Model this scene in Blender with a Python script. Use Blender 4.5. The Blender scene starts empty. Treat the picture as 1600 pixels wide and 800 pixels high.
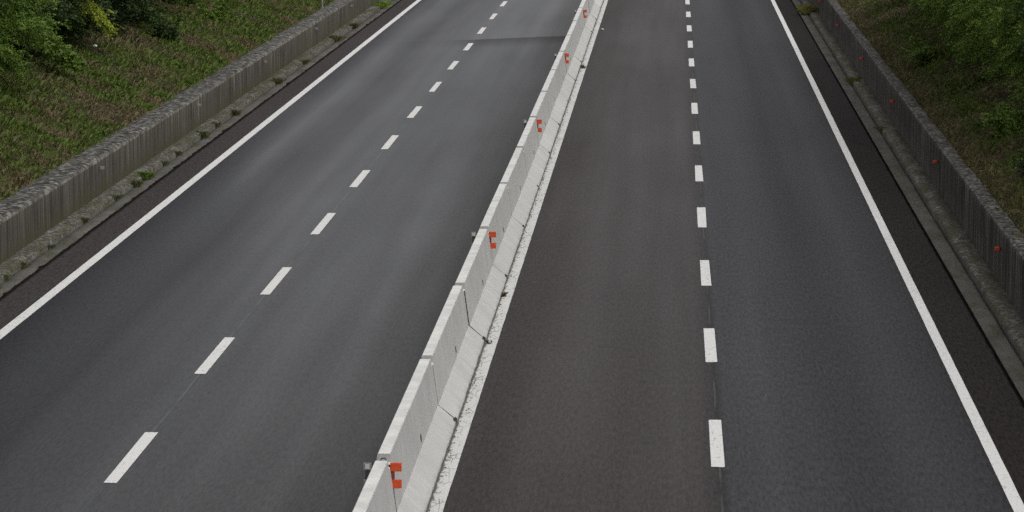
import bpy, bmesh, math, random
import numpy as np
from mathutils import Vector, Matrix, noise
R = math.radians
random.seed(7); RNG = np.random.default_rng(11)
S = bpy.context.scene
COL = S.collection

# ---------------------------------------------------------------- camera, sky, sun, exposure
CAM_H = 8.682
cd = bpy.data.cameras.new('camera'); cam = bpy.data.objects.new('camera', cd); COL.objects.link(cam)
cam.location = (0, 0, CAM_H); cam.rotation_euler = (R(90 - 8.5425), 0, R(2.9962))
cd.sensor_width = 36; cd.lens = 36 * 4780 / 1600; cd.clip_start = .5; cd.clip_end = 4000
S.camera = cam
SUN_EL, SUN_AZ = 58, 125            # elevation; azimuth clockwise from the road's direction (+Y)
w = bpy.data.worlds.new('World'); S.world = w; w.use_nodes = True
nt = w.node_tree; nt.nodes.clear()
sky = nt.nodes.new('ShaderNodeTexSky'); sky.sky_type = 'NISHITA'; sky.sun_disc = False
sky.sun_elevation = R(SUN_EL); sky.sun_rotation = R(SUN_AZ); sky.dust_density = 4; sky.air_density = 1.0; sky.ozone_density = 1.0
hs = nt.nodes.new('ShaderNodeHueSaturation'); hs.inputs['Saturation'].default_value = .12   # an overcast, nearly grey sky
bg = nt.nodes.new('ShaderNodeBackground'); bg.inputs['Strength'].default_value = .11
wo = nt.nodes.new('ShaderNodeOutputWorld')
nt.links.new(sky.outputs[0], hs.inputs['Color']); nt.links.new(hs.outputs[0], bg.inputs[0]); nt.links.new(bg.outputs[0], wo.inputs[0])
sl = bpy.data.lights.new('sun', 'SUN'); sl.energy = .9; sl.angle = R(50); sl.color = (1, .965, .92)
so = bpy.data.objects.new('sun', sl); COL.objects.link(so)
sv = Vector((math.sin(R(SUN_AZ)) * math.cos(R(SUN_EL)), math.cos(R(SUN_AZ)) * math.cos(R(SUN_EL)), math.sin(R(SUN_EL))))
so.rotation_euler = sv.to_track_quat('Z', 'Y').to_euler()
S.view_settings.view_transform = 'Standard'; S.view_settings.look = 'None'
S.view_settings.exposure = 0.13; S.view_settings.gamma = 1; S.view_settings.use_curve_mapping = False
S.cycles.use_denoising = False; S.cycles.max_bounces = 5; S.cycles.transparent_max_bounces = 4

# ---------------------------------------------------------------- helpers
def tag(o, label=None, cat=None, group=None, kind=None):
    if label: o['label'] = label
    if cat: o['category'] = cat
    if group: o['group'] = group
    if kind: o['kind'] = kind
    return o
def link(name, me, m=None, parent=None):
    o = bpy.data.objects.new(name, me); COL.objects.link(o)
    if m: me.materials.append(m)
    if parent: o.parent = parent
    return o
def empty(name, loc=(0, 0, 0)):
    o = bpy.data.objects.new(name, None); COL.objects.link(o); o.location = loc; o.empty_display_size = .2
    return o
def mesh_np(name, V, F):
    """V (n,3) array, F (m,k) index array, all faces of k corners"""
    me = bpy.data.meshes.new(name); V = np.asarray(V, np.float32); F = np.asarray(F, np.int32); k = F.shape[1]
    me.vertices.add(len(V)); me.vertices.foreach_set('co', V.ravel())
    me.loops.add(F.size); me.loops.foreach_set('vertex_index', F.ravel())
    me.polygons.add(len(F)); me.polygons.foreach_set('loop_start', np.arange(0, F.size, k, dtype=np.int32))
    me.polygons.foreach_set('loop_total', np.full(len(F), k, np.int32))
    me.update(calc_edges=True); me.validate(); return me
def smooth(me):
    me.polygons.foreach_set('use_smooth', np.ones(len(me.polygons), bool)); return me
def bm_mesh(name, bm):
    bmesh.ops.recalc_face_normals(bm, faces=bm.faces); me = bpy.data.meshes.new(name); bm.to_mesh(me); bm.free(); return me
def box(bm, x0, x1, y0, y1, z0, z1, bev=0):
    r = bmesh.ops.create_cube(bm, size=1); vs = r['verts']
    for v in vs: v.co = ((x0 + x1) / 2 + v.co.x * (x1 - x0), (y0 + y1) / 2 + v.co.y * (y1 - y0), (z0 + z1) / 2 + v.co.z * (z1 - z0))
    if bev:
        es = list({e for v in vs for e in v.link_edges})
        bmesh.ops.bevel(bm, geom=es, offset=bev, segments=2, affect='EDGES', profile=.5)
def tube(bm, pts, rad, n=6, cap=True):
    rings = []
    for i, p in enumerate(pts):
        p = Vector(p); d = (Vector(pts[min(i + 1, len(pts) - 1)]) - Vector(pts[max(i - 1, 0)])).normalized()
        a = d.orthogonal().normalized(); b = d.cross(a); r = rad[i] if hasattr(rad, '__len__') else rad
        rings.append([bm.verts.new(p + a * math.cos(2 * math.pi * k / n) * r + b * math.sin(2 * math.pi * k / n) * r) for k in range(n)])
    for A, B in zip(rings, rings[1:]):
        for k in range(n): bm.faces.new((A[k], A[(k + 1) % n], B[(k + 1) % n], B[k]))
    if cap:
        bm.faces.new(rings[0][::-1]); bm.faces.new(rings[-1])

class N:
    """small node-graph writer"""
    def __init__(s, name):
        s.m = bpy.data.materials.new(name); s.m.use_nodes = True; s.t = s.m.node_tree; s.t.nodes.clear()
        s.out = s.t.nodes.new('ShaderNodeOutputMaterial'); s.b = s.t.nodes.new('ShaderNodeBsdfPrincipled')
        s.t.links.new(s.b.outputs[0], s.out.inputs[0])
    def n(s, typ, **kw):
        x = s.t.nodes.new(typ)
        for k, v in kw.items(): setattr(x, k, v)
        return x
    def put(s, sock, v):
        if isinstance(v, bpy.types.NodeSocket): s.t.links.new(v, sock)
        elif isinstance(v, (tuple, list)) and sock.type == 'RGBA' and len(v) == 3: sock.default_value = (*v, 1)
        else: sock.default_value = v
    def pos(s): return s.n('ShaderNodeNewGeometry').outputs['Position']
    def obj(s): return s.n('ShaderNodeTexCoord').outputs['Object']
    def sep(s, v):
        x = s.n('ShaderNodeSeparateXYZ'); s.put(x.inputs[0], v); return x.outputs
    def comb(s, x, y, z):
        c = s.n('ShaderNodeCombineXYZ'); s.put(c.inputs[0], x); s.put(c.inputs[1], y); s.put(c.inputs[2], z); return c.outputs[0]
    def math(s, op, a, b=0., c=None, clamp=False):
        x = s.n('ShaderNodeMath', operation=op, use_clamp=clamp); s.put(x.inputs[0], a); s.put(x.inputs[1], b)
        if c is not None: s.put(x.inputs[2], c)
        return x.outputs[0]
    def scale(s, v, k):
        x = s.n('ShaderNodeVectorMath', operation='MULTIPLY'); s.put(x.inputs[0], v); x.inputs[1].default_value = k; return x.outputs[0]
    def noise(s, v, scale=1., detail=2., rough=.5, k=None, dist=0.):
        if k: v = s.scale(v, k)
        x = s.n('ShaderNodeTexNoise'); s.put(x.inputs['Vector'], v); x.inputs['Scale'].default_value = scale
        x.inputs['Detail'].default_value = detail; x.inputs['Roughness'].default_value = rough; x.inputs['Distortion'].default_value = dist
        return x.outputs['Fac']
    def voro(s, v, scale, feature='F1'):
        x = s.n('ShaderNodeTexVoronoi', feature=feature); s.put(x.inputs['Vector'], v); x.inputs['Scale'].default_value = scale
        return x.outputs
    def ramp(s, f, stops, interp='LINEAR'):
        x = s.n('ShaderNodeValToRGB'); s.put(x.inputs[0], f); cr = x.color_ramp; cr.interpolation = interp
        while len(cr.elements) < len(stops): cr.elements.new(1)
        for e, (p, c) in zip(cr.elements, stops):
            e.position = p; e.color = (c, c, c, 1) if isinstance(c, (int, float)) else (*c, 1)
        return x.outputs[0]
    def rng(s, v, a, b, c=0., d=1., clamp=True):
        x = s.n('ShaderNodeMapRange', clamp=clamp); s.put(x.inputs[0], v)
        for i, q in enumerate((a, b, c, d)): s.put(x.inputs[i + 1], q)
        return x.outputs[0]
    def mix(s, f, a, b, typ='MIX'):
        x = s.n('ShaderNodeMix', data_type='RGBA', blend_type=typ); s.put(x.inputs[0], f); s.put(x.inputs[6], a); s.put(x.inputs[7], b); return x.outputs[2]
    def mul(s, c, f):
        """colour times scalar"""
        x = s.n('ShaderNodeVectorMath', operation='SCALE'); s.put(x.inputs[0], c); s.put(x.inputs['Scale'], f); return x.outputs[0]
    def fin(s, col, rough=.8, spec=.5, bump=None, bs=.3, bd=.01):
        s.put(s.b.inputs['Base Color'], col); s.put(s.b.inputs['Roughness'], rough)
        if spec is not None: s.b.inputs['Specular IOR Level'].default_value = spec
        if bump is not None:
            x = s.n('ShaderNodeBump'); x.inputs['Strength'].default_value = bs; x.inputs['Distance'].default_value = bd
            s.put(x.inputs['Height'], bump); s.t.links.new(x.outputs[0], s.b.inputs['Normal'])
        return s.m
def plain(name, c, rough=.6, metal=0., spec=.5, vary=.12, sc=9.):
    g = N(name); f = g.noise(g.obj(), sc, 3); col = g.mul(c if False else g.mix(f, c, c), g.rng(f, .3, .7, 1 - vary, 1 + vary))
    g.b.inputs['Metallic'].default_value = metal
    return g.fin(col, rough, spec)

# ---------------------------------------------------------------- materials
def m_asphalt():
    g = N('asphalt'); p = g.pos(); x, y, z = g.sep(p)
    wob = g.math('SUBTRACT', g.noise(p, 1, 2, k=(.5, .12, 1)), .5)
    xw = g.math('ADD', x, g.math('MULTIPLY', wob, .16))
    xs, xe = -12., 6.
    f = g.rng(xw, xs, xe)
    P = lambda v: (v - xs) / (xe - xs)
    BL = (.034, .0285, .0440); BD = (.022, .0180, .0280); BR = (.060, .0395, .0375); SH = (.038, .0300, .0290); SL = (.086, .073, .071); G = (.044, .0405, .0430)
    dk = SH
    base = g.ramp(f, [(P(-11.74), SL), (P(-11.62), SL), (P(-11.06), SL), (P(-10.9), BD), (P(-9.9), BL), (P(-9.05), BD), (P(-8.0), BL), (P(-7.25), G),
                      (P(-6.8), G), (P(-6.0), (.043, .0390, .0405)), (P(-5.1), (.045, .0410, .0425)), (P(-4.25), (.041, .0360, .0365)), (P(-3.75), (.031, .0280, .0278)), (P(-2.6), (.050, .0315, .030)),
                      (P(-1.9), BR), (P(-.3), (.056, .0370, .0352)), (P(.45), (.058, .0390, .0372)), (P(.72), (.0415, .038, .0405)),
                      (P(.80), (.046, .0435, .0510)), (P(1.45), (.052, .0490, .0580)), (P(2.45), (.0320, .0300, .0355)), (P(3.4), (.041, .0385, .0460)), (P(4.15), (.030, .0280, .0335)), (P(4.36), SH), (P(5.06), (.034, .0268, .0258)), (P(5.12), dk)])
    # long wheel-track streaks and blotches
    st = g.noise(p, 1, 3, k=(1.7, .035, 1)); bl = g.noise(p, 1, 3, .6, k=(.33, .06, 1))
    k = g.math('MULTIPLY', g.rng(st, .3, .7, .94, 1.06), g.rng(bl, .3, .7, .93, 1.07))
    fine = g.noise(p, 1, 2, k=(9, 1.2, 1)); k = g.math('MULTIPLY', k, g.rng(fine, .3, .7, .965, 1.035))
    # aggregate grain
    gr = g.noise(p, 1, 3, .8, k=(23, 3.4, 1)); k = g.math('MULTIPLY', k, g.rng(gr, .34, .66, .55, 1.45))
    # older, paler surfacing beyond a transverse joint on the left carriageway; tar along the joint
    yj = g.math('ADD', 111.2, g.math('MULTIPLY', g.math('ADD', x, 5.2), .55))
    dy = g.math('SUBTRACT', g.math('ADD', y, g.math('MULTIPLY', wob, .8)), yj)
    inl = g.math('MULTIPLY', g.rng(x, -7.35, -7.1), g.rng(x, -3.3, -3.5))
    far = g.math('MULTIPLY', g.rng(dy, 0., .4), inl)
    k = g.math('MULTIPLY', k, g.rng(far, 0, 1, 1, 1.42))
    tar = g.math('MULTIPLY', g.math('MULTIPLY', g.rng(dy, .25, .0), g.rng(dy, -4., -.3, 0, 1)), g.math('MULTIPLY', g.rng(x, -8.2, -6.9, .1, 1.), g.rng(x, -3.3, -3.5)))
    k = g.math('MULTIPLY', k, g.rng(tar, 0, 1, 1, .78))
    # open joint between the asphalt and the kerbs
    jx = g.math('ADD', x, g.math('MULTIPLY', g.math('SUBTRACT', g.noise(p, 1, 3, .6, k=(1, 1.3, 1)), .5), .05))
    jl = g.rng(jx, -11.60, -11.66); jr = g.rng(jx, 5.065, 5.095)
    k = g.math('MULTIPLY', k, g.rng(g.math('MAXIMUM', jl, jr), 0, 1, 1, .34))
    col = g.mul(base, k)
    # thin pale, broken construction joints under the lane dashes
    def seam(x0, wd, st0):
        d = g.math('ABSOLUTE', g.math('SUBTRACT', g.math('ADD', x, g.math('MULTIPLY', g.math('SUBTRACT', g.noise(p, 1, 3, k=(.2, .8, 1)), .5), .035)), x0))
        return g.math('MULTIPLY', g.math('MULTIPLY', g.rng(d, wd, wd * .5), st0), g.rng(g.noise(p, 1, 3, k=(.3, .55, 1)), .42, .56))
    for x0, a in ((-7.12, .38), (.68, .30)):
        ds = g.math('ABSOLUTE', g.math('SUBTRACT', x, x0)); col = g.mul(col, g.rng(ds, .05, .02, 1, 1 - a))
    col = g.mix(seam(-7.13, .022, .75), col, (.16, .155, .145))
    col = g.mix(seam(.665, .018, .65), col, (.15, .145, .13))
    # pale grit specks
    v = g.voro(p, 3.2); sp = g.math('MULTIPLY', g.rng(v['Distance'], .05, .03), g.rng(g.sep(v['Color'])[0], .93, .95))
    col = g.mix(g.math('MULTIPLY', sp, .6), col, (.2, .18, .16))
    # lanes polished by tyres shine towards the horizon; the open-textured shoulders and joints do not
    rf = g.ramp(f, [(P(-11.1), .86), (P(-10.85), .48), (P(-9.9), .28), (P(-9.05), .35), (P(-8.0), .28), (P(-6.6), .30), (P(-5.1), .31), (P(-4.0), .42), (P(-2.6), .50), (P(-1.5), .42), (P(.4), .42), (P(.9), .59), (P(1.5), .57), (P(2.5), .69), (P(3.4), .63), (P(4.2), .74), (P(4.36), .90)])
    rf = g.math('ADD', rf, g.rng(st, .3, .7, .028, -.028)); rf = g.math('ADD', rf, g.rng(bl, .3, .7, .03, -.03))
    rf = g.math('SUBTRACT', rf, g.math('MULTIPLY', far, .05)); rf = g.math('ADD', rf, g.math('MULTIPLY', tar, .14))
    sp = g.ramp(f, [(P(-11.1), .2), (P(-10.85), .30), (P(-3.6), .28), (P(-2.6), .22), (P(.7), .22), (P(.8), .48), (P(4.15), .46), (P(4.36), .15)])
    sp = g.math('MULTIPLY', sp, g.math('SUBTRACT', 1, g.math('MAXIMUM', jl, jr)))
    sp = g.math('MULTIPLY', sp, g.rng(gr, .34, .66, .70, 1.30))
    g.put(g.b.inputs['Specular IOR Level'], sp)
    m = g.fin(g.mul(col, .50), rf, None, gr, .25, .006); return m

def m_paint(name, dirty=False):
    g = N(name); p = g.pos(); gr = g.noise(p, 45, 3, .7); bl = g.noise(p, 1.3, 4, .6)
    col = g.mul((.70, .69, .665) if False else g.mix(bl, (.67, .665, .645), (.75, .745, .73)), g.rng(gr, .3, .7, .88, 1.08))
    wear = g.math('MULTIPLY', g.rng(g.noise(p, 1, 5, .75, k=(14, 5, 1)), .56, .66), g.rng(g.noise(p, 1, 3, .6, k=(1.5, .35, 1)), .38, .62, .2, .75))
    if dirty:
        n = g.math('SUBTRACT', g.noise(p, 1, 4, .7, k=(11, 2.4, 1)), g.math('MULTIPLY', g.rng(g.sep(p)[0], -2.9, -2.82), .12)); wear = g.math('MAXIMUM', wear, g.rng(n, .63, .71, 0, .4))
        d = g.voro(g.scale(p, (3.2, .8, 1)), 2., 'DISTANCE_TO_EDGE')['Distance']
        wear = g.math('MAXIMUM', wear, g.math('MULTIPLY', g.rng(d, .03, .008), g.rng(g.noise(p, 1.1, 2), .45, .55, 0, .8)))
        x = g.sep(p)[0]
        edge = g.math('MULTIPLY', g.rng(g.math('ADD', x, g.math('MULTIPLY', g.noise(p, 1, 4, .7, k=(1, 2.5, 1)), .09)), -2.885, -2.905), .9)
        wear = g.math('MAXIMUM', wear, edge)
        col = g.mul(col, .88)
    return g.fin(g.mix(wear, col, (.075, .07, .066)), .7, .35, gr, .3, .006)

def m_barrier():
    g = N('pale_concrete'); o = g.obj(); x, y, z = g.sep(o)
    oi = g.n('ShaderNodeObjectInfo').outputs['Random']
    oo = g.n('ShaderNodeVectorMath', operation='ADD'); g.put(oo.inputs[0], o); g.put(oo.inputs[1], g.comb(0, g.math('MULTIPLY', oi, 60), 0)); o2 = oo.outputs[0]
    bl = g.noise(o2, 1.6, 5, .6); st = g.noise(o2, 1, 4, .65, k=(3, 7, .7)); gr = g.noise(o2, 60, 2, .7)
    col = g.mix(g.rng(bl, .3, .7), (.47, .468, .455), (.55, .548, .533))
    col = g.mul(col, g.math('MULTIPLY', g.math('MULTIPLY', g.rng(st, .3, .7, .93, 1.05), g.rng(gr, .3, .7, .93, 1.07)), g.rng(oi, 0, 1, .93, 1.05)))
    # sky light painted as paler upward faces, with a yellow-grey lichen tint, of uneven strength from one segment to the next
    nz = g.sep(g.n('ShaderNodeNewGeometry').outputs['Normal'])[2]
    top = g.math('MULTIPLY', g.rng(nz, .85, .97), g.rng(g.noise(o2, 2.5, 4, .6), .3, .65, .25, 1.))
    col = g.mix(top, col, (.72, .71, .675))
    # road dirt splashed on the foot
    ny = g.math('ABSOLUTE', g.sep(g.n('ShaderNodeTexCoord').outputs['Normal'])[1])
    col = g.mix(g.math('MULTIPLY', g.rng(ny, .6, .9), g.rng(z, .862, .855)), col, (.085, .078, .07))    # joint shadow painted dark on the segment end faces
    low = g.math('MULTIPLY', g.rng(g.math('ADD', z, g.math('MULTIPLY', g.noise(o2, 1, 4, .7, k=(4, 5, 4)), .16)), .20, .10), .55)
    col = g.mix(low, col, (.20, .19, .17))
    drip = g.math('MULTIPLY', g.rng(g.noise(o2, 1, 3, .6, k=(.6, 16, .35)), .62, .76), .14)
    col = g.mix(drip, col, (.27, .26, .24))
    return g.fin(col, .82, .3, gr, .25, .005)

def m_wall(dark):
    g = N('board_marked_concrete' if not dark else 'darker_board_marked_concrete'); p = g.pos(); x, y, z = g.sep(p)
    st = g.noise(p, 1, 3, .6, k=(.3, 7.5, .42)); st2 = g.noise(p, 1, 2, .5, k=(.3, 19, .25)); bl = g.noise(p, .45, 4, .6); gr = g.noise(p, 30, 3, .7)
    pres = g.rng(g.noise(p, 1, 4, .6, k=(1, .55, 1.3)), .36, .64, .7, 1.5)
    streak = g.math('ADD', .5, g.math('MULTIPLY', g.math('SUBTRACT', g.math('ADD', g.math('MULTIPLY', st, .55), g.math('MULTIPLY', st2, .45)), .5), pres))
    if dark: col = g.ramp(streak, [(.33, (.018, .0145, .012)), (.43, (.046, .038, .0315)), (.51, (.070, .060, .051)), (.58, (.14, .126, .110)), (.70, (.25, .24, .225))])  # darker overall tone for the right wall, with pale streaks
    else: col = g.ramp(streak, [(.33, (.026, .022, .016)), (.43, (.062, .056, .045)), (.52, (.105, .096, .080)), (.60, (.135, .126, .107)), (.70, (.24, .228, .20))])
    col = g.mul(col, g.math('MULTIPLY', g.rng(bl, .3, .7, .82, 1.18), g.rng(gr, .3, .7, .88, 1.12)))
    wz = g.math('ADD', z, g.math('MULTIPLY', g.math('SUBTRACT', g.noise(p, 1, 3, .6, k=(1, 1.1, 1)), .5), .5))
    if dark:
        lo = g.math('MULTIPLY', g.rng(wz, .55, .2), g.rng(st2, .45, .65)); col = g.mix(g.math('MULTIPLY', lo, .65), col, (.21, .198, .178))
    else:
        moss = g.math('MULTIPLY', g.rng(wz, .50, .16), .72); col = g.mix(moss, col, (.075, .070, .034))
        ys = g.rng(y, 70, 120); col = g.mix(g.math('MULTIPLY', g.math('MULTIPLY', ys, g.rng(bl, .42, .6)), .5), col, (.095, .088, .052))
    rust = g.math('MULTIPLY', g.rng(g.noise(p, 1, 3, k=(.3, 2.5, .3)), .64, .74), .3); col = g.mix(rust, col, (.14, .085, .055))
    # exposed pebbles on the coping
    nz = g.sep(g.n('ShaderNodeNewGeometry').outputs['True Normal'])[2]
    v = g.voro(p, 9.5); pc = g.ramp(g.sep(v['Color'])[0], [(0, (.065, .060, .053)), (.35, (.115, .109, .098)), (.75, (.19, .183, .167)), (1, (.33, .32, .295))])
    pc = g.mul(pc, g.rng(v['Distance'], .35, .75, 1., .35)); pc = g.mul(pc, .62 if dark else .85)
    on = g.math('MULTIPLY', g.rng(nz, .45, .75), g.rng(z, .6, .75))
    col = g.mix(on, col, pc)
    rim = g.math('MULTIPLY', g.math('MULTIPLY', g.rng(nz, .12, .35), g.rng(nz, .92, .7)), g.rng(g.noise(p, 1, 4, .7, k=(3, 3, 3)), .42, .58))
    col = g.mix(g.math('MULTIPLY', rim, .65), col, (.22, .21, .19) if dark else (.34, .325, .29))
    bump = g.math('ADD', g.math('MULTIPLY', streak, g.math('SUBTRACT', 1, on)), g.math('MULTIPLY', g.math('SUBTRACT', 1, v['Distance']), on))
    return g.fin(col, .9, .2, bump, .4, .018)

def m_kerb(dark):
    g = N('kerb_concrete'); p = g.pos(); x, y, z = g.sep(p)
    gr = g.noise(p, 26, 4, .75); bl = g.noise(p, 1, 4, .65, k=(1.5, .7, 1))
    v = g.voro(p, 16.); peb = g.ramp(g.sep(v['Color'])[0], [(0, (.03, .027, .02)), (.5, (.10, .094, .08)), (1, (.26, .252, .23))])
    flat = g.mix(g.rng(bl, .3, .7), (.075, .070, .060), (.135, .128, .116))
    up = g.rng(z, .03, .06)
    col = g.mix(g.math('MULTIPLY', up, .75), flat, peb); col = g.mul(col, g.rng(gr, .3, .7, .72, 1.28))
    moss = g.math('MULTIPLY', g.rng(g.math('ADD', g.noise(p, 1, 4, .7, k=(2.5, .6, 1)), g.math('MULTIPLY', up, .07)), .50, .64), .7)
    col = g.mix(moss, col, (.06, .058, .028))
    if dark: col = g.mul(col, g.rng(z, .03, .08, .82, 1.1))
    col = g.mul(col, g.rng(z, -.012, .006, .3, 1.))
    return g.fin(col, .92, .2, gr, .7, .02)

def m_soil():
    g = N('soil_and_moss'); p = g.pos()
    a = g.noise(p, .5, 4, .6); b = g.noise(p, 3.2, 5, .7); c = g.noise(p, 22, 3, .7)
    col = g.mix(g.rng(b, .35, .65), (.030, .024, .015), (.075, .052, .034))
    col = g.mix(g.math('MULTIPLY', g.rng(a, .42, .58), .8), col, (.035, .048, .016))
    col = g.mul(col, g.rng(c, .3, .7, .6, 1.4))
    return g.fin(col, 1., .1, c, .8, .04)

def m_leaf(name, dark, light, trans=.22, sc=1.7):
    g = N(name); p = g.pos(); f = g.noise(p, sc, 3, .6); fi = g.noise(p, 19, 2, .6)
    oi = g.n('ShaderNodeObjectInfo').outputs['Random']
    col = g.mix(g.math('ADD', g.math('MULTIPLY', g.rng(f, .33, .67), .55), g.math('MULTIPLY', g.rng(fi, .3, .7), .45)), dark, light)
    col = g.mul(col, g.rng(oi, 0, 1, .85, 1.15))
    g.fin(col, .55, .35)
    tr = g.n('ShaderNodeBsdfTranslucent'); g.put(tr.inputs[0], g.mul(col, 1.3)); mx = g.n('ShaderNodeMixShader'); mx.inputs[0].default_value = trans
    g.t.links.new(g.b.outputs[0], mx.inputs[1]); g.t.links.new(tr.outputs[0], mx.inputs[2]); g.t.links.new(mx.outputs[0], g.out.inputs[0])
    return g.m

def m_grass():
    g = N('grass_blades'); p = g.pos(); a = g.noise(p, .55, 4, .6); f = g.noise(p, 7, 3, .7)
    col = g.mix(g.rng(f, .32, .68), (.040, .068, .011), (.150, .205, .040))
    dry = g.math('MULTIPLY', g.rng(a, .50, .60), .92); dry = g.math('MAXIMUM', dry, g.math('MULTIPLY', g.rng(g.sep(p)[0], 6.9, 6.45), g.math('MULTIPLY', g.rng(g.sep(p)[0], 6.0, 6.1), .7))); col = g.mix(dry, col, g.mix(f, (.085, .060, .035), (.24, .19, .105)))
    return g.fin(col, .7, .25)

def m_bark():
    g = N('bark'); o = g.obj(); f = g.noise(o, 1, 4, .7, k=(14, 14, 2)); return g.fin(g.mix(f, (.025, .019, .014), (.10, .08, .062)), .95, .2, f, .8, .02)

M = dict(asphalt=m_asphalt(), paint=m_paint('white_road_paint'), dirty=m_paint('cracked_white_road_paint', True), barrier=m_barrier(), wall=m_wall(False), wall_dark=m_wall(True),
         kerb=m_kerb(False), kerb_dark=m_kerb(True), soil=m_soil(), grass=m_grass(), bark=m_bark(),
         leaf=m_leaf('robinia_leaf', (.032, .068, .008), (.190, .295, .040)), leaf2=m_leaf('dark_leaf', (.012, .029, .007), (.060, .105, .020)),
         yel=m_leaf('sunlit_young_leaf', (.26, .33, .03), (.50, .56, .08), .35), weed=m_leaf('weed_leaf', (.045, .055, .016), (.115, .125, .045)),
         weed_dry=m_leaf('dry_weed_leaf', (.09, .05, .022), (.17, .11, .05)), weed_yel=m_leaf('yellowing_weed_leaf', (.10, .10, .025), (.19, .18, .05)),
         litterleaf=m_leaf('dead_leaf', (.055, .030, .017), (.17, .10, .06), .05, 6),
         orange=plain('orange_reflector_plastic', (.62, .075, .018), .35), red=plain('red_orange_reflector_plastic', (.60, .07, .025), .4), bracket=plain('dark_galvanised_steel', (.10, .10, .10), .55, .6),
         web=plain('shaded_orange_bracket', (.20, .045, .022), .6), grey=plain('grey_plastic', (.27, .27, .265), .6), white=plain('white_plastic', (.62, .62, .60), .5), steel=plain('rusted_steel', (.07, .058, .05), .7, .5), paper=plain('white_plastic_scrap', (.72, .71, .69), .6))  # web: bracket orange darkened in colour for its shadow side

# ---------------------------------------------------------------- terrain
def hz(x, y, s=1.): return noise.noise(Vector((x * s, y * s, 3.7)))
def bank(X, Y):
    """height of the ground behind the walls"""
    if X < 0: d = -13.0 - X; z0 = .90
    else: d = X - 6.22; z0 = 1.0
    d = max(d, 0); s = 1 - math.exp(-d / 11.) 
    return z0 + 5.0 * s + (.10 * hz(X, Y, .45) + .05 * hz(X, Y, 1.4)) * min(1, d / .6)
ysamp = list(np.concatenate([[-900, -300, -100, 0], np.arange(20, 160, .6), np.arange(165, 300, 12), [330, 420, 600, 1000, 2500]]))
xl = [-2500, -600, -150, -60, -40, -30, -25] + list(np.arange(-22, -13.0, .5)) + [-12.9, -12.65, -12.6]
xr = [6.12, 6.13, 6.22] + list(np.arange(6.6, 16, .5)) + [20, 25, 35, 60, 150, 600, 2500]
V = []; xs = xl + xr
for Y in ysamp:
    for X in xs:
        if -12.62 < X < 6.125: z = -.12
        elif -12.9 <= X < -12.6: z = .80
        elif 6.125 <= X < 6.2: z = .90
        else: z = bank(X, Y)
        V.append((X, Y, z))
nx = len(xs); F = [(j * nx + i, j * nx + i + 1, (j + 1) * nx + i + 1, (j + 1) * nx + i) for j in range(len(ysamp) - 1) for i in range(nx - 1)]
tag(link('ground', smooth(mesh_np('ground', V, F)), M['soil']), kind='structure')

# ---------------------------------------------------------------- road and markings
ys = [-200] + list(np.arange(0, 160, 4.)) + list(np.arange(160, 900, 40.))
xs = [-11.80] + list(np.arange(-11, 5.1, 1.)) + [5.2]
V = [(x, y, 0) for y in ys for x in xs]; nx = len(xs)
F = [(j * nx + i, j * nx + i + 1, (j + 1) * nx + i + 1, (j + 1) * nx + i) for j in range(len(ys) - 1) for i in range(nx - 1)]
road = tag(link('road', mesh_np('road', V, F), M['asphalt']), kind='structure')
def strip(name, x0, x1, m, jit=0.):
    yy = np.arange(-60, 700, .5); V = []
    for y in yy: V += [(x0 + jit * hz(1, y, 2.), y, .004), (x1 + jit * hz(9, y, 2.), y, .004)]
    F = [(2 * i, 2 * i + 1, 2 * i + 3, 2 * i + 2) for i in range(len(yy) - 1)]
    return link(name, mesh_np(name, V, F), m, road)
strip('edge_line', -10.995, -10.805, M['paint'], .005)
strip('edge_line', 4.235, 4.40, M['paint'], .005)
strip('edge_line', -3.06, -2.765, M['dirty'], .006)
def dash(x, yc, L):
    bm = bmesh.new(); hw, c = .088, .012
    pts = [(-hw, -L / 2 + c), (-hw + c, -L / 2), (hw - c, -L / 2), (hw, -L / 2 + c), (hw, L / 2 - c), (hw - c, L / 2), (-hw + c, L / 2), (-hw, L / 2 - c)]
    a = [bm.verts.new((px + random.uniform(-.006, .006), py + random.uniform(-.02, .02), 0)) for px, py in pts]
    bm.faces.new(a)
    o = link('lane_dash', bm_mesh('lane_dash', bm), M['paint'], road); o.location = (x, yc, .0045)
for k in range(-2, 17):
    if 24 < 39.5 + 7.497 * k < 140: dash(-7.128, 39.5 + 7.497 * k, 3.16)
    if 24 < 40.8 + 7.52 * k < 142: dash(.648, 40.8 + 7.52 * k, 3.05)

# ---------------------------------------------------------------- kerbs with gutters
def profile_run(name, prof, m, y0, y1, dy, jit, parent=None, seed=0., amp=None):
    yy = np.arange(y0, y1, dy); n = len(prof); V = []
    for y in yy:
        for i, (x, z) in enumerate(prof):
            a = jit if amp is None else jit * amp[i]
            V.append((x + a * hz(x * 7 + seed, y, 1.9) + .6 * a * hz(x * 7 + seed, y, 6.), y, z + a * hz(x * 9 + 50 + seed, y, 2.2) + .6 * a * hz(x * 9 + seed, y, 7.)))
    F = [(j * n + i, j * n + i + 1, (j + 1) * n + i + 1, (j + 1) * n + i) for j in range(len(yy) - 1) for i in range(n - 1)]
    return link(name, mesh_np(name, V, F), m, parent)
kl = [(-12.38, .135), (-12.30, .14), (-12.20, .135), (-12.12, .125), (-12.05, .10), (-12.035, .0), (-12.01, -.03), (-11.98, .020), (-11.85, .016), (-11.74, .010), (-11.70, -.03)]
tag(profile_run('kerb', kl, M['kerb'], 20, 300, .11, .030, amp=[.2, 1, 1, 1, 1, .5, .3, .5, .3, .7, .7]), kind='structure')
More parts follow.
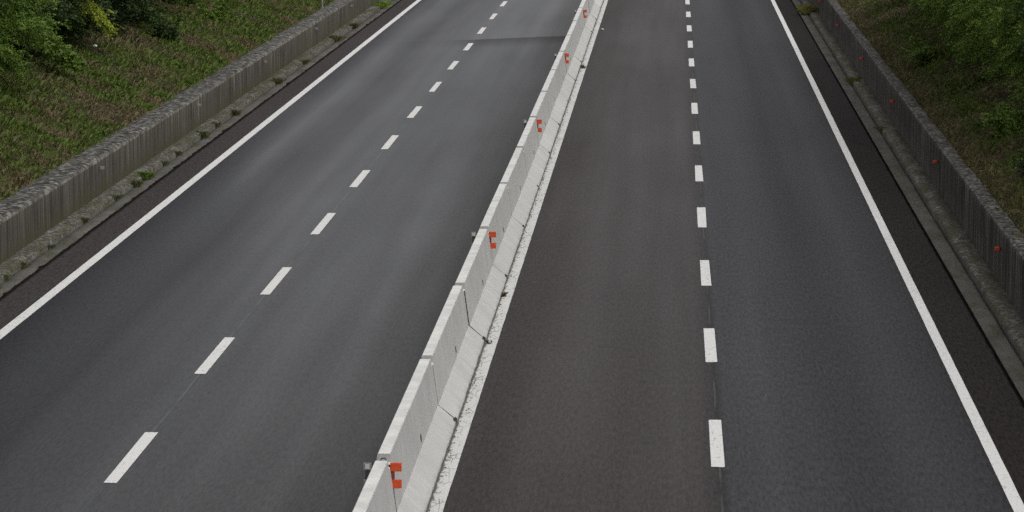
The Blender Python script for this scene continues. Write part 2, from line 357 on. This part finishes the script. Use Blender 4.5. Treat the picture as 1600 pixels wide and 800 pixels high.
kr = [(5.12, -.03), (5.15, .008), (5.25, .010), (5.40, .012), (5.44, .010), (5.46, -.03), (5.49, .0), (5.51, .085), (5.56, .115), (5.66, .13), (5.78, .12), (5.88, .10)]
tag(profile_run('kerb', kr, M['kerb_dark'], 20, 300, .11, .024, amp=[.2, .2, .2, .3, .4, .3, .4, .8, .9, .9, .9, .2], seed=31), kind='structure')

# ---------------------------------------------------------------- retaining walls
def wall(prof, amp, m, label, seed):
    o = profile_run('retaining_wall', prof, m, 15, 300, .09, .016, seed=seed, amp=amp)
    return tag(o, label, 'wall')
wl = [(-12.37, -.1), (-12.37, .25), (-12.37, .6), (-12.37, .86), (-12.385, .915), (-12.44, .945), (-12.53, .955), (-12.62, .96), (-12.72, .96), (-12.82, .955), (-12.92, .945), (-12.99, .925), (-13.02, .6), (-13.02, -.1)]
wall(wl, [0, .1, .1, .25, .7, .9, 1, 1, 1, 1, 1, 1, .2, 0], M['wall'], 'weathered concrete retaining wall with mossy foot and pebbly top along the left carriageway', 3)
wr = [(6.22, -.1), (6.22, .9), (6.20, 1.05), (6.14, 1.09), (6.06, 1.095), (5.98, 1.095), (5.91, 1.085), (5.875, 1.05), (5.87, .95), (5.87, .6), (5.87, .25), (5.87, -.1)]
wall(wr, [0, .2, 1, 1, 1, 1, .8, .5, .2, .1, .1, 0], M['wall_dark'], 'dark concrete retaining wall carrying small red reflectors along the right carriageway', 77)

# ---------------------------------------------------------------- concrete barrier segments
PITCH, J0, BX = 6.47, 35.23, -3.37
half = [(.385, .0), (.385, .03), (.418, .045), (.418, .085), (.165, .30), (.076, .965), (.068, .972)]
prof = half + [(-x, z) for x, z in half[::-1]]
def barrier_mesh(seed):
    bm = bmesh.new(); L = PITCH - .030; ny = 60; rings = []
    for j in range(ny + 1):
        y = L * j / ny; r = []
        for i, (x, z) in enumerate(prof):
            e = .010 if abs(x) > .3 else .0012
            r.append(bm.verts.new((x + e * hz(x * 11 + seed, y, 3.), y, max(0, z + (e if z > .02 else 0) * hz(z * 9 + seed, y, 3.3)))))
        rings.append(r)
    n = len(prof)
    for A, B in zip(rings, rings[1:]):
        for i in range(n): bm.faces.new((A[i], A[(i + 1) % n], B[(i + 1) % n], B[i]))
    bm.faces.new(rings[0]); bm.faces.new(rings[-1][::-1])
    a = link('tmp', bm_mesh('tmp', bm))
    c = bmesh.new()
    box(c, -.5, .5, -.1, .14, .865, 1.2); box(c, -.5, .5, L - .14, L + .1, .865, 1.2)              # coupling recesses in the crest
    for s in (-1, 1):
        box(c, min(s * .3, s * .6), max(s * .3, s * .6), -.1, .10, -.1, .115); box(c, min(s * .3, s * .6), max(s * .3, s * .6), L - .13, L + .1, -.1, .115)  # chipped drain notches
        for yy in (1.6, 4.6): box(c, min(s * .345, s * .6), max(s * .345, s * .6), yy - .22, yy + .22, -.1, .047)                        # lifting-fork slots
    cut = link('tmp', bm_mesh('tmp', c))
    md = a.modifiers.new('b', 'BOOLEAN'); md.object = cut; md.solver = 'EXACT'; md.use_self = True
    bv = a.modifiers.new('v', 'BEVEL'); bv.width = .006; bv.segments = 2; bv.limit_method = 'ANGLE'; bv.angle_limit = R(35)
    dg = bpy.context.evaluated_depsgraph_get(); me = bpy.data.meshes.new_from_object(a.evaluated_get(dg))
    for q in (a, cut): bpy.data.objects.remove(q)
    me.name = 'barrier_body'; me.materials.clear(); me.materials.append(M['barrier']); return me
bodies = [barrier_mesh(s) for s in (1., 8., 15.)]
hk = bmesh.new()
tube(hk, [(-.035, 0, -.02), (-.035, 0, .02), (-.02, 0, .045), (.02, 0, .045), (.035, 0, .02), (.035, 0, -.02)], .009, 6)
hook_me = bm_mesh('lifting_loop', hk); hook_me.materials.append(M['steel'])
cp = bmesh.new(); box(cp, -.022, .022, -.10, .12, 0, .035, .004); coup_me = bm_mesh('steel_coupler', cp); coup_me.materials.append(M['steel'])
bm = bmesh.new()
for s in (1,):
    q = [(.1545, .36), (.143, .455), (.120, .455), (.120, .36)]; A = [bm.verts.new((s * (x + .003), 0, z)) for x, z in q]; B = [bm.verts.new((s * (x + .003), .15, z)) for x, z in q]
    bm.faces.new(A); bm.faces.new(B[::-1])
    for i in range(4): bm.faces.new((A[i], B[i], B[(i + 1) % 4], A[(i + 1) % 4]))
slot_me = bm_mesh('dark_slot_plate', bm); slot_me.materials.append(M['steel'])  # dark plate standing in for the shaded hollow of the lifting slot
ordn = ['nearest', 'second nearest', 'third nearest', 'fourth nearest', 'fifth nearest']
def seg_label(k):
    if k == -1: return 'pale concrete barrier segment before the nearest orange reflector, cut by the picture bottom'
    r, q = divmod(k, 3)
    return ('pale concrete barrier segment just beyond the %s orange barrier reflector', 'pale concrete barrier segment, second one beyond the %s orange barrier reflector',
            'pale concrete barrier segment, third one beyond the %s orange barrier reflector')[q] % ordn[r]
for k in range(-1, 15):
    t = empty('concrete_barrier', (BX, J0 + PITCH * k + .01, 0.0)); t.rotation_euler.z = R(random.uniform(-.05, .05)); t.location.x += random.uniform(-.005, .005)
    t.location.z = .002 + (-.012 if k == -1 else random.uniform(0, .008))
    tag(t, seg_label(k), 'barrier', 'concrete barrier segments of the median')
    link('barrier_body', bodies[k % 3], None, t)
    a = link('lifting_loop', hook_me, None, t); a.location = (0, .09, .865 + .015)
    q = link('dark_slot_plate', slot_me, None, t); q.location = (0, 3.62, 0)
    b = link('steel_coupler', coup_me, None, t); b.location = (0, PITCH - .02, .8655)

# ---------------------------------------------------------------- reflectors on the barrier
def box_me(name, m, *a, bev=.004):
    bm = bmesh.new(); box(bm, *a, bev); me = bm_mesh(name, bm); me.materials.append(m); return me
RB = dict(
    lens=box_me('reflector_lens', M['orange'], -.062, .072, -.03, .006, -.052, .052, bev=.006),
    back=box_me('reflector_housing', M['grey'], -.05, .05, -.012, .012, -.045, .045, bev=.005))
bm = bmesh.new(); box(bm, .090, .138, -.024, .010, .606, .90, .003); box(bm, .02, .20, .008, .012, .84, .87); box(bm, .02, .20, .008, .012, .637, .667); box(bm, -.08, .08, -.006, .006, .868, .882)
bracket_me = bm_mesh('bracket', bm); bracket_me.materials.append(M['web'])
pane_me = box_me('reflector_pane', M['white'], -.026, .026, -.016, -.010, -.028, .028, bev=.002)
arm_me = box_me('housing_arm', M['bracket'], -.21, -.078, -.004, .004, .60, .905, bev=.002)
for i in range(5):
    yk = J0 + PITCH * 3 * i
    t = empty('barrier_reflector', (BX, yk, 0)); tag(t, 'orange two-block reflector on the median barrier, %s to the camera of the five' % ordn[i].replace('nearest', 'nearest'), 'reflector', 'orange reflectors on the median barrier')
    link('bracket', bracket_me, None, t); link('housing_arm', arm_me, None, t)
    for z in (.855, .652):
        o = link('reflector_lens', RB['lens'], None, t); o.location = (.15, 0, z)
        o = link('reflector_housing', RB['back'], None, t); o.location = (-.185, 0, z); p = link('reflector_pane', pane_me, None, o)

# ---------------------------------------------------------------- small reflectors on the two walls
wl_me = box_me('reflector_lens', M['red'], -.052, .042, -.010, .012, -.038, .038, bev=.009); wb_me = box_me('bracket', M['bracket'], -.05, .07, .0125, .018, -.03, .03, bev=.002)
wg_me = box_me('reflector_housing', M['grey'], -.05, .05, -.010, .012, -.035, .035, bev=.006)
wn = ['nearest', 'second', 'third', 'fourth', 'fifth', 'farthest']
for i, y in enumerate((54.1, 67.2, 80.7, 94.1, 107.8, 121.1)):
    t = empty('wall_reflector', (5.80, y, .74)); tag(t, 'small red reflector on the dark right wall, %s of the six counted from the camera' % wn[i], 'reflector', 'small red reflectors on the right wall')
    link('reflector_lens', wl_me, None, t); link('bracket', wb_me, None, t)
for i, y in enumerate((65.3, 79.0, 92.2, 105.6, 117.3)):
    t = empty('wall_reflector', (-12.315, y, .72)); tag(t, 'small grey reflector on the left wall, %s of five from the camera' % (wn[:4] + ['farthest'])[i], 'reflector', 'small grey reflectors on the left wall')
    link('reflector_housing', wg_me, None, t); o = link('bracket', wb_me, None, t); o.rotation_euler.z = math.pi; o.location.y = .03
# slim post standing on the left wall
bm = bmesh.new(); tube(bm, [(0, 0, -.05), (0, 0, .6), (0, 0, 1.3)], .032, 10); box(bm, -.06, .06, -.06, .06, -.03, .012, .003)
o = tag(link('marker_post', bm_mesh('marker_post', bm), M['grey']), 'slim pale grey post standing on the top of the left wall', 'post'); o.location = (-12.93, 112.8, .96)

# ---------------------------------------------------------------- trees
def unit(v): return v / (np.linalg.norm(v, axis=-1, keepdims=True) + 1e-9)
def sprigs(O, D, L, pairs, ll, lw, rng, droop=.35):
    """compound leaves: n rachises from O along D, each carrying pairs of leaflets; returns quads"""
    n = len(O); D = unit(D); up = np.array([0, 0, 1.]); Sd = unit(np.cross(D, up) + rng.normal(0, .25, (n, 3)))
    V = []
    for k in range(pairs):
        t = (k + .6) / pairs; c = O + D * (L * t)[:, None] + np.array([0, 0, -1.]) * (L * droop * t * t)[:, None]
        for s in (-1, 1):
            a = unit(Sd * s + D * .45 + rng.normal(0, .28, (n, 3)) + np.array([0, 0, -.25])); b = unit(np.cross(a, D + rng.normal(0, .5, (n, 3))))
            l = (ll * rng.uniform(.75, 1.2, n) * (1 - .35 * abs(t - .5)))[:, None]; wd = lw * rng.uniform(.8, 1.2, n)[:, None]
            V.append(np.stack([c, c + a * l * .5 + b * wd, c + a * l, c + a * l * .5 - b * wd], 1))
    return np.concatenate(V).reshape(-1, 3)
def quads(V): return np.arange(len(V)).reshape(-1, 4)
def make_tree(seed, rx, rz, nb, per, leafm, ll=.085, lw=.019):
    rng = np.random.default_rng(seed); t = empty('broadleaf_tree'); bm = bmesh.new(); rnd = random.Random(seed)
    Ht = rz * 1.9
    tube(bm, [(0, 0, -.3), (.04, .02, .5), (.1, -.05, Ht * .45), (.05, .1, Ht * .8), (.12, .08, Ht * .97)], [.13, .11, .085, .05, .015], 9)
    cen = np.array([0, 0, rz * .95]); tips = []
    for i in range(nb):
        a = rng.uniform(0, 2 * math.pi); cz = rng.uniform(-.98, .95); rr = math.sqrt(max(0, 1 - cz * cz)); r = rng.uniform(.62, 1.06)
        tip = cen + np.array([rx * rr * math.cos(a) * r, rx * rr * math.sin(a) * r, rz * cz * rng.uniform(.8, 1.0)])
        tip[2] = max(tip[2], .12 - .25 * rng.random()); tips.append(tip)
        if i % 3 == 0:
            z0 = min(max(.25, tip[2] * .55), Ht * .85); p0 = Vector((.06, 0, z0)); p1 = Vector(tip); mid = (p0 + p1) / 2 + Vector((0, 0, .25 * rnd.random()))
            tube(bm, [p0, mid, p1], [.035, .022, .006], 5)
    tips = np.array(tips)
    link('trunk', bm_mesh('trunk', bm), M['bark'], t)
    Vs = []
    for tip in tips:
        out = unit(tip - cen + np.array([0, 0, .3])); m = int(per * rng.uniform(.45, 1.5)); ax = unit(out * np.array([1, 1, .25]) + np.array([0, 0, -.18]) + rng.normal(0, .15, 3))
        # a leafy spray: sprigs along a drooping twig, so the outline is made of fingers
        s = rng.uniform(-.75, .55, m); O = tip + ax * s[:, None] + rng.normal(0, .115, (m, 3)) * (1 - .55 * (s[:, None] + .75) / 1.3)
        D = ax * .7 + rng.normal(0, .55, (m, 3)); Vs.append(sprigs(O, D, rng.uniform(.18, .34, m), 5, ll, lw, rng))
    # inner leaves
    m = nb * 5; d = unit(rng.normal(0, 1, (m, 3))) * rng.uniform(.2, .75, (m, 1)); O = cen + d * np.array([rx, rx, rz]); O[:, 2] = np.maximum(O[:, 2], .1)
    Vs.append(sprigs(O, d + rng.normal(0, .5, (m, 3)), rng.uniform(.2, .35, m), 5, ll * 1.3, lw * 1.5, rng))
    V = np.concatenate(Vs); link('crown', mesh_np('crown', V, quads(V)), leafm, t)
    return t
def copy_thing(o):
    c = o.copy(); COL.objects.link(c)
    for ch in list(o.children):
        k = ch.copy(); COL.objects.link(k); k.parent = c
    return c
protos = [make_tree(21, 1.9, 2.5, 150, 46, M['leaf']), make_tree(22, 1.7, 2.2, 130, 46, M['leaf2'], .095, .024), make_tree(23, 2.1, 2.7, 165, 44, M['leaf'], .075, .017)]
kindn = ['feathery green tree', 'darker broad-leaved tree', 'loose light green tree']
used = [False] * 3
def plant(x, y, kd, sc, rot, label, group):
    t = copy_thing(protos[kd]) if used[kd] else protos[kd]; used[kd] = True
    t.location = (x, y, bank(x, y) - .08); t.rotation_euler = (0, 0, rot); t.scale = (sc, sc, sc * random.uniform(.93, 1.1)); tag(t, label, 'tree', group); return t
onum = ['first', 'second', 'third', 'fourth', 'fifth', 'sixth', 'seventh', 'eighth', 'ninth', 'tenth', 'eleventh', 'twelfth']
LT = [(-16.2, 69.2, 0, .9), (-16.7, 73.0, 1, .95), (-17.0, 77.4, 1, 1.05), (-16.9, 81.3, 1, 1.05), (-16.6, 85.5, 1, 1.05), (-18.9, 87.5, 2, 1.25), (-16.5, 89.8, 1, .95), (-16.5, 94.0, 0, .9), (-18.9, 96.5, 1, 1.3), (-16.6, 98.6, 1, .95), (-16.7, 103.5, 0, .9)]
RT = [(9.1, 63.5, 1, .9), (8.9, 67.6, 0, .92), (8.8, 71.8, 2, .92), (8.75, 76.2, 0, .95), (8.7, 80.5, 0, .95), (10.9, 82.5, 1, 1.2), (8.8, 85.0, 0, .95), (8.8, 89.4, 0, .95), (11.0, 92.0, 2, 1.2), (8.9, 94.2, 2, .88), (8.9, 99.0, 0, .92), (9.3, 104.2, 1, .95)]
for i, (x, y, kd, sc) in enumerate(LT): plant(x, y, kd, sc, random.uniform(0, 6.28), '%s in the row behind the left wall, %s from the front' % (kindn[kd], onum[i]), 'trees on the left bank')
for i, (x, y, kd, sc) in enumerate(RT): plant(x, y, kd, sc, random.uniform(0, 6.28), '%s in the row behind the right wall, %s from the front' % (kindn[kd], onum[i]), 'trees on the right bank')
for x, y, kd, sc in [(-16.8, 45, 0, 1.3), (-16.9, 51, 1, 1.3), (-16.6, 57.5, 2, 1.2), (-16.6, 64, 1, 1.1), (10.8, 40, 1, 1.0), (10.6, 46.5, 0, 1.0), (10.3, 53, 2, 1.0), (9.9, 58.5, 0, .95)]:  # unseen trees added out of frame to shade the road edges and walls
    plant(x, y, kd, sc, random.uniform(0, 6.28), 'unseen tree added beyond the edge of the picture to shade the roadside', 'unseen trees added for shade')
# one sapling with a bright yellow-green bough hanging over the grass
def bough(name, loc, ax, n, mat, label, seed, ln=1.3):
    rng = np.random.default_rng(seed); t = empty(name, (loc[0], loc[1], bank(loc[0], loc[1]))); h = loc[2] - t.location.z
    ax = unit(np.array(ax, float)); st = np.array([0, 0, h + .15]); bm = bmesh.new(); root = -ax * ln * .9 * np.array([1, 1, 0])
    pts = [tuple(root + [0, 0, -.2]), tuple(root * .8 + [0, 0, h * .6]), tuple(st), tuple(st + ax * ln)]
    tube(bm, pts, [.04, .03, .018, .005], 6); link('stem', bm_mesh('stem', bm), M['bark'], t)
    s = rng.uniform(-.5, 1, n); O = st + ax * (s * ln)[:, None] + rng.normal(0, .13, (n, 3)) * (1.25 - .9 * np.clip(s, 0, 1))[:, None]
    V = sprigs(O, ax + rng.normal(0, .5, (n, 3)), rng.uniform(.18, .34, n), 6, .09, .022, rng); link('foliage', mesh_np('foliage', V, quads(V)), mat, t)
    return tag(t, label, 'sapling')
bough('sapling', (-15.75, 80.9, 3.28), (.62, -.35, -.55), 130, M['yel'], 'sapling with a bright yellow-green bough hanging out of the dark trees at upper left', 5)
bough('sapling', (-15.7, 75.6, 2.55), (.8, -.5, -.42), 420, M['leaf'], 'mid green leafy bough arching over the grass at the upper left edge', 6, 1.25)

# ---------------------------------------------------------------- low shrubs on the banks
def shrub(loc, r, h, n, mat, label, seed):
    rng = np.random.default_rng(seed); t = empty('shrub', (loc[0], loc[1], bank(*loc))); bm = bmesh.new(); Vs = []
    for i in range(16):
        a = rng.uniform(0, 6.28); tip = np.array([math.cos(a) * r * rng.uniform(.3, 1), math.sin(a) * r * rng.uniform(.3, 1), h * rng.uniform(.45, 1)])
        tube(bm, [(0, 0, -.05), tuple(tip * np.array([.4, .4, .6])), tuple(tip)], [.012, .008, .003], 5)
        m = n // 16; s = rng.uniform(.3, 1.08, m); O = tip * s[:, None] + rng.normal(0, .07, (m, 3)); O[:, 2] = np.abs(O[:, 2])
        Vs.append(sprigs(O, tip / h + rng.normal(0, .6, (m, 3)), rng.uniform(.1, .2, m), 4, .075, .02, rng))
    link('stem', bm_mesh('stem', bm), M['bark'], t); V = np.concatenate(Vs); link('foliage', mesh_np('foliage', V, quads(V)), mat, t)
    return tag(t, label, 'shrub')
shrub((7.25, 66.4), .45, .62, 420, M['leaf'], 'low leafy green shrub in the brown litter on the right bank', 41)
shrub((6.95, 84.5), .55, .6, 420, M['leaf'], 'green shrub on the right bank beneath the edge of the trees', 42)
shrub((7.2, 60.2), .35, .4, 220, M['leaf2'], 'small dark shrub nearest the right edge of the picture', 43)
shrub((-14.6, 88.3), .6, .7, 520, M['leaf2'], 'dark shrub at the foot of the trees on the left bank', 44)
shrub((-14.6, 97), .6, .6, 420, M['leaf'], 'green shrub where the left trees recede from the grass', 45)

# ---------------------------------------------------------------- grass and dead leaves (uncountable)
def pn(X, Y, s, ph):
    return (np.sin(X * s * 1.3 + ph + 1.7 * np.sin(Y * s * .7 + ph)) + np.sin(Y * s + 2.3 * ph + 1.3 * np.sin(X * s * .9)) + np.sin((X - Y) * s * 1.9 + ph * 3)) / 3
def hgt(X, Y): return np.array([bank(a, b) for a, b in zip(X, Y)])
def grass(n_l, n_r):
    X = np.concatenate([RNG.uniform(-17.2, -12.95, n_l), RNG.uniform(6.18, 9.2, n_r)]); Y = np.concatenate([RNG.uniform(34, 135, n_l), RNG.uniform(28, 135, n_r)])
    d = np.where(X < 0, -13 - X, X - 6.2); q = pn(X, Y, .9, .4) * .6 + pn(X, Y, 2.6, 1.9) * .55
    thin = np.where(X < 0, .75 - .14 * d, .62 - .24 * d); keep = RNG.random(len(X)) < np.clip(thin + .45 * q, .06, 1)
    X, Y, d, q = X[keep], Y[keep], d[keep], q[keep]; Z = hgt(X, Y) - .02; n = len(X); B = 9; V = []
    for b in range(B):
        a = RNG.uniform(0, 2 * np.pi, n); l = RNG.uniform(.035, .11, n) * (1 + .6 * q); lean = RNG.uniform(.25, 1.1, n); l = l * np.where(RNG.random(n) < .05, 2.1, 1)
        ox = X + RNG.normal(0, .035, n); oy = Y + RNG.normal(0, .035, n); wv = .0048
        sx, sy = -np.sin(a) * wv, np.cos(a) * wv; ex, ey = np.cos(a) * l * lean, np.sin(a) * l * lean
        V.append(np.stack([np.stack([ox - sx, oy - sy, Z], 1), np.stack([ox + sx, oy + sy, Z], 1), np.stack([ox + ex * .5 + sx * .7, oy + ey * .5 + sy * .7, Z + l * .75], 1), np.stack([ox + ex, oy + ey, Z + l * (1.05 - .25 * lean)], 1)], 1))
    V = np.concatenate(V).reshape(-1, 3); return mesh_np('grass', V, quads(V))
tag(link('grass', grass(92000, 54000), M['grass']), 'rough green and dry grass growing on the banks behind both walls', 'grass', kind='stuff')
def litter(n):
    X = np.concatenate([RNG.uniform(-18, -13.1, n), RNG.uniform(6.2, 10.5, n)]); Y = RNG.uniform(30, 135, 2 * n)
    d = np.where(X < 0, -13 - X, X - 6.2); keep = RNG.random(2 * n) < np.clip(.22 + .22 * d - .5 * pn(X, Y, .9, .4), .03, 1); X, Y = X[keep], Y[keep]
    Z = hgt(X, Y) + RNG.uniform(.005, .05, len(X)); n = len(X); a = unit(RNG.normal(0, 1, (n, 3)) * [1, 1, .35]); b = unit(np.cross(a, RNG.normal(0, .35, (n, 3)) + [0, 0, 1])); P = np.stack([X, Y, Z], 1)
    l = RNG.uniform(.03, .075, (n, 1)); V = np.stack([P - a * l, P + b * l * .5, P + a * l, P - b * l * .5], 1).reshape(-1, 3); return mesh_np('fallen_leaves', V, quads(V))
tag(link('fallen_leaves', litter(17000), M['litterleaf']), 'brown dead leaves scattered under the trees on both banks', 'dead leaves', kind='stuff')

# ---------------------------------------------------------------- weeds in the gutters and along the barrier foot
def weed(x, y, z, r, h, n, mat, label, group, seed, sx=1.):
    rng = np.random.default_rng(seed); V = []
    a = rng.uniform(0, 2 * np.pi, n); l = h * rng.uniform(.2, 1.1, n) ** 1.4 * .85; lean = rng.uniform(.15, 1.3, n)
    ox = rng.normal(0, r * .5, n) * .6; oy = rng.normal(0, r * .32, n) * sx; wv = .0045; s = np.stack([-np.sin(a) * wv, np.cos(a) * wv, 0 * a], 1); e = np.stack([np.cos(a) * l * lean, np.sin(a) * l * lean, 0 * a], 1)
    b = np.stack([ox, oy, 0 * a], 1); u = np.array([0, 0, 1.])
    V = np.stack([b - s, b + s, b + e * .5 + s * .8 + u * (l * .75)[:, None], b + e + u * (l * (1.05 - .3 * lean))[:, None]], 1).reshape(-1, 3)
    o = link('weed_tuft', mesh_np('weed_tuft', V, quads(V)), mat); o.location = (x, y, z); return tag(o, label, 'weed', group)
LW = [(-12.02, 52.6, .2, .26, 'weed', 1.), (-12.03, 54.2, .17, .14, 'weed', 1.), (-12.02, 55.7, .2, .13, 'weed', 1.3), (-12.01, 58.1, .14, .12, 'weed', 1.), (-12.02, 61.7, .13, .16, 'weed', 1.), (-12.03, 65.3, .13, .2, 'weed', 1.), (-12.0, 67.6, .2, .22, 'weed', 1.6), (-12.0, 69.0, .26, .24, 'leaf', 1.9), (-12.02, 71.6, .16, .16, 'weed', 1.2), (-12.0, 73.6, .13, .16, 'weed', 1.),
      (-12.0, 77.6, .26, .22, 'weed', 1.7), (-12.02, 80.1, .16, .2, 'weed', 1.2), (-11.95, 83.2, .22, .2, 'weed', 1.6), (-12.0, 92.5, .25, .25, 'weed', 1.9), (-12.0, 99.5, .2, .22, 'weed', 1.6), (-12.0, 109.0, .3, .3, 'weed', 1.8), (-12.0, 115.0, .26, .3, 'weed', 1.8), (-12.0, 126.3, .36, .42, 'leaf', 1.8)]
num = onum + ['thirteenth', 'fourteenth', 'fifteenth', 'sixteenth', 'seventeenth', 'eighteenth']
for i, (x, y, r, h, m, sx) in enumerate(LW):
    adj = 'spiky tall' if i == 0 else 'wide grassy' if sx > 1.5 else 'small'
    weed(x, y, .03, r * .85, h * .85, int(50 + 330 * r * sx), M[m], '%s weed tuft in the left gutter, %s from the front' % (adj, num[i]), 'weeds in the left gutter', 200 + i, sx)
weed(5.50, 93.2, .05, .24, .26, 170, M['weed_yel'], 'olive weed tuft', 'weeds in the right gutter', 301, 1.5)['label'] = 'olive weed tuft in the right gutter, the middle one of three'
weed(5.48, 80.0, .03, .14, .16, 70, M['weed_dry'], 'small rusty-brown weed tuft in the right gutter, nearest of three', 'weeds in the right gutter', 302, 1.6)
weed(5.42, 123.5, .02, .34, .5, 420, M['weed_yel'], 'big yellow-green weed spreading across the right gutter, farthest of three', 'weeds in the right gutter', 303, 1.7)
weed(-2.91, 52.9, .01, .09, .10, 70, M['weed_dry'], 'brown dried weed at the barrier foot on the white line', None, 311)
weed(-2.90, 48.2, .01, .07, .08, 40, M['weed'], 'small green weed at the barrier foot nearer than the brown one', None, 312)
weed(-2.86, 98.5, .01, .14, .14, 60, M['weed_dry'], 'dark dry weed lying across the white line far along the barrier', None, 313, 1.3)
def debris(n):
    Y = RNG.uniform(28, 135, n); c = np.mod(Y - J0, PITCH) ; X = -2.94 + np.abs(RNG.normal(0, .035, n)); P = np.stack([X, Y, RNG.uniform(.006, .02, n)], 1)
    a = unit(RNG.normal(0, 1, (n, 3)) * [.6, 1, .15]); b = unit(np.cross(a, [0, 0, 1.] + RNG.normal(0, .3, (n, 3)))); l = RNG.uniform(.008, .05, (n, 1)); wd = RNG.uniform(.003, .012, (n, 1))
    V = np.stack([P - a * l, P + b * wd, P + a * l, P - b * wd], 1).reshape(-1, 3); return mesh_np('roadside_debris', V, quads(V))
tag(link('roadside_debris', debris(1000), M['litterleaf']), 'dark twigs and grit collected along the barrier foot', 'debris', kind='stuff')
# scraps
def scrap(loc, r, label, seed):
    rng = random.Random(seed); bm = bmesh.new(); bmesh.ops.create_icosphere(bm, subdivisions=2, radius=r)
    for v in bm.verts: v.co *= rng.uniform(.6, 1.15); v.co.z *= .5
    o = link('litter', bm_mesh('litter', bm), M['paper']); o.location = loc; return tag(o, label, 'litter')
scrap((-15.6, 82.0, bank(-15.6, 82.0) + .04), .075, 'crumpled white scrap lying on the left grass bank under the trees', 1)
scrap((-2.62, 115.0, .03), .06, 'tiny white scrap on the asphalt beside the far white line', 2)
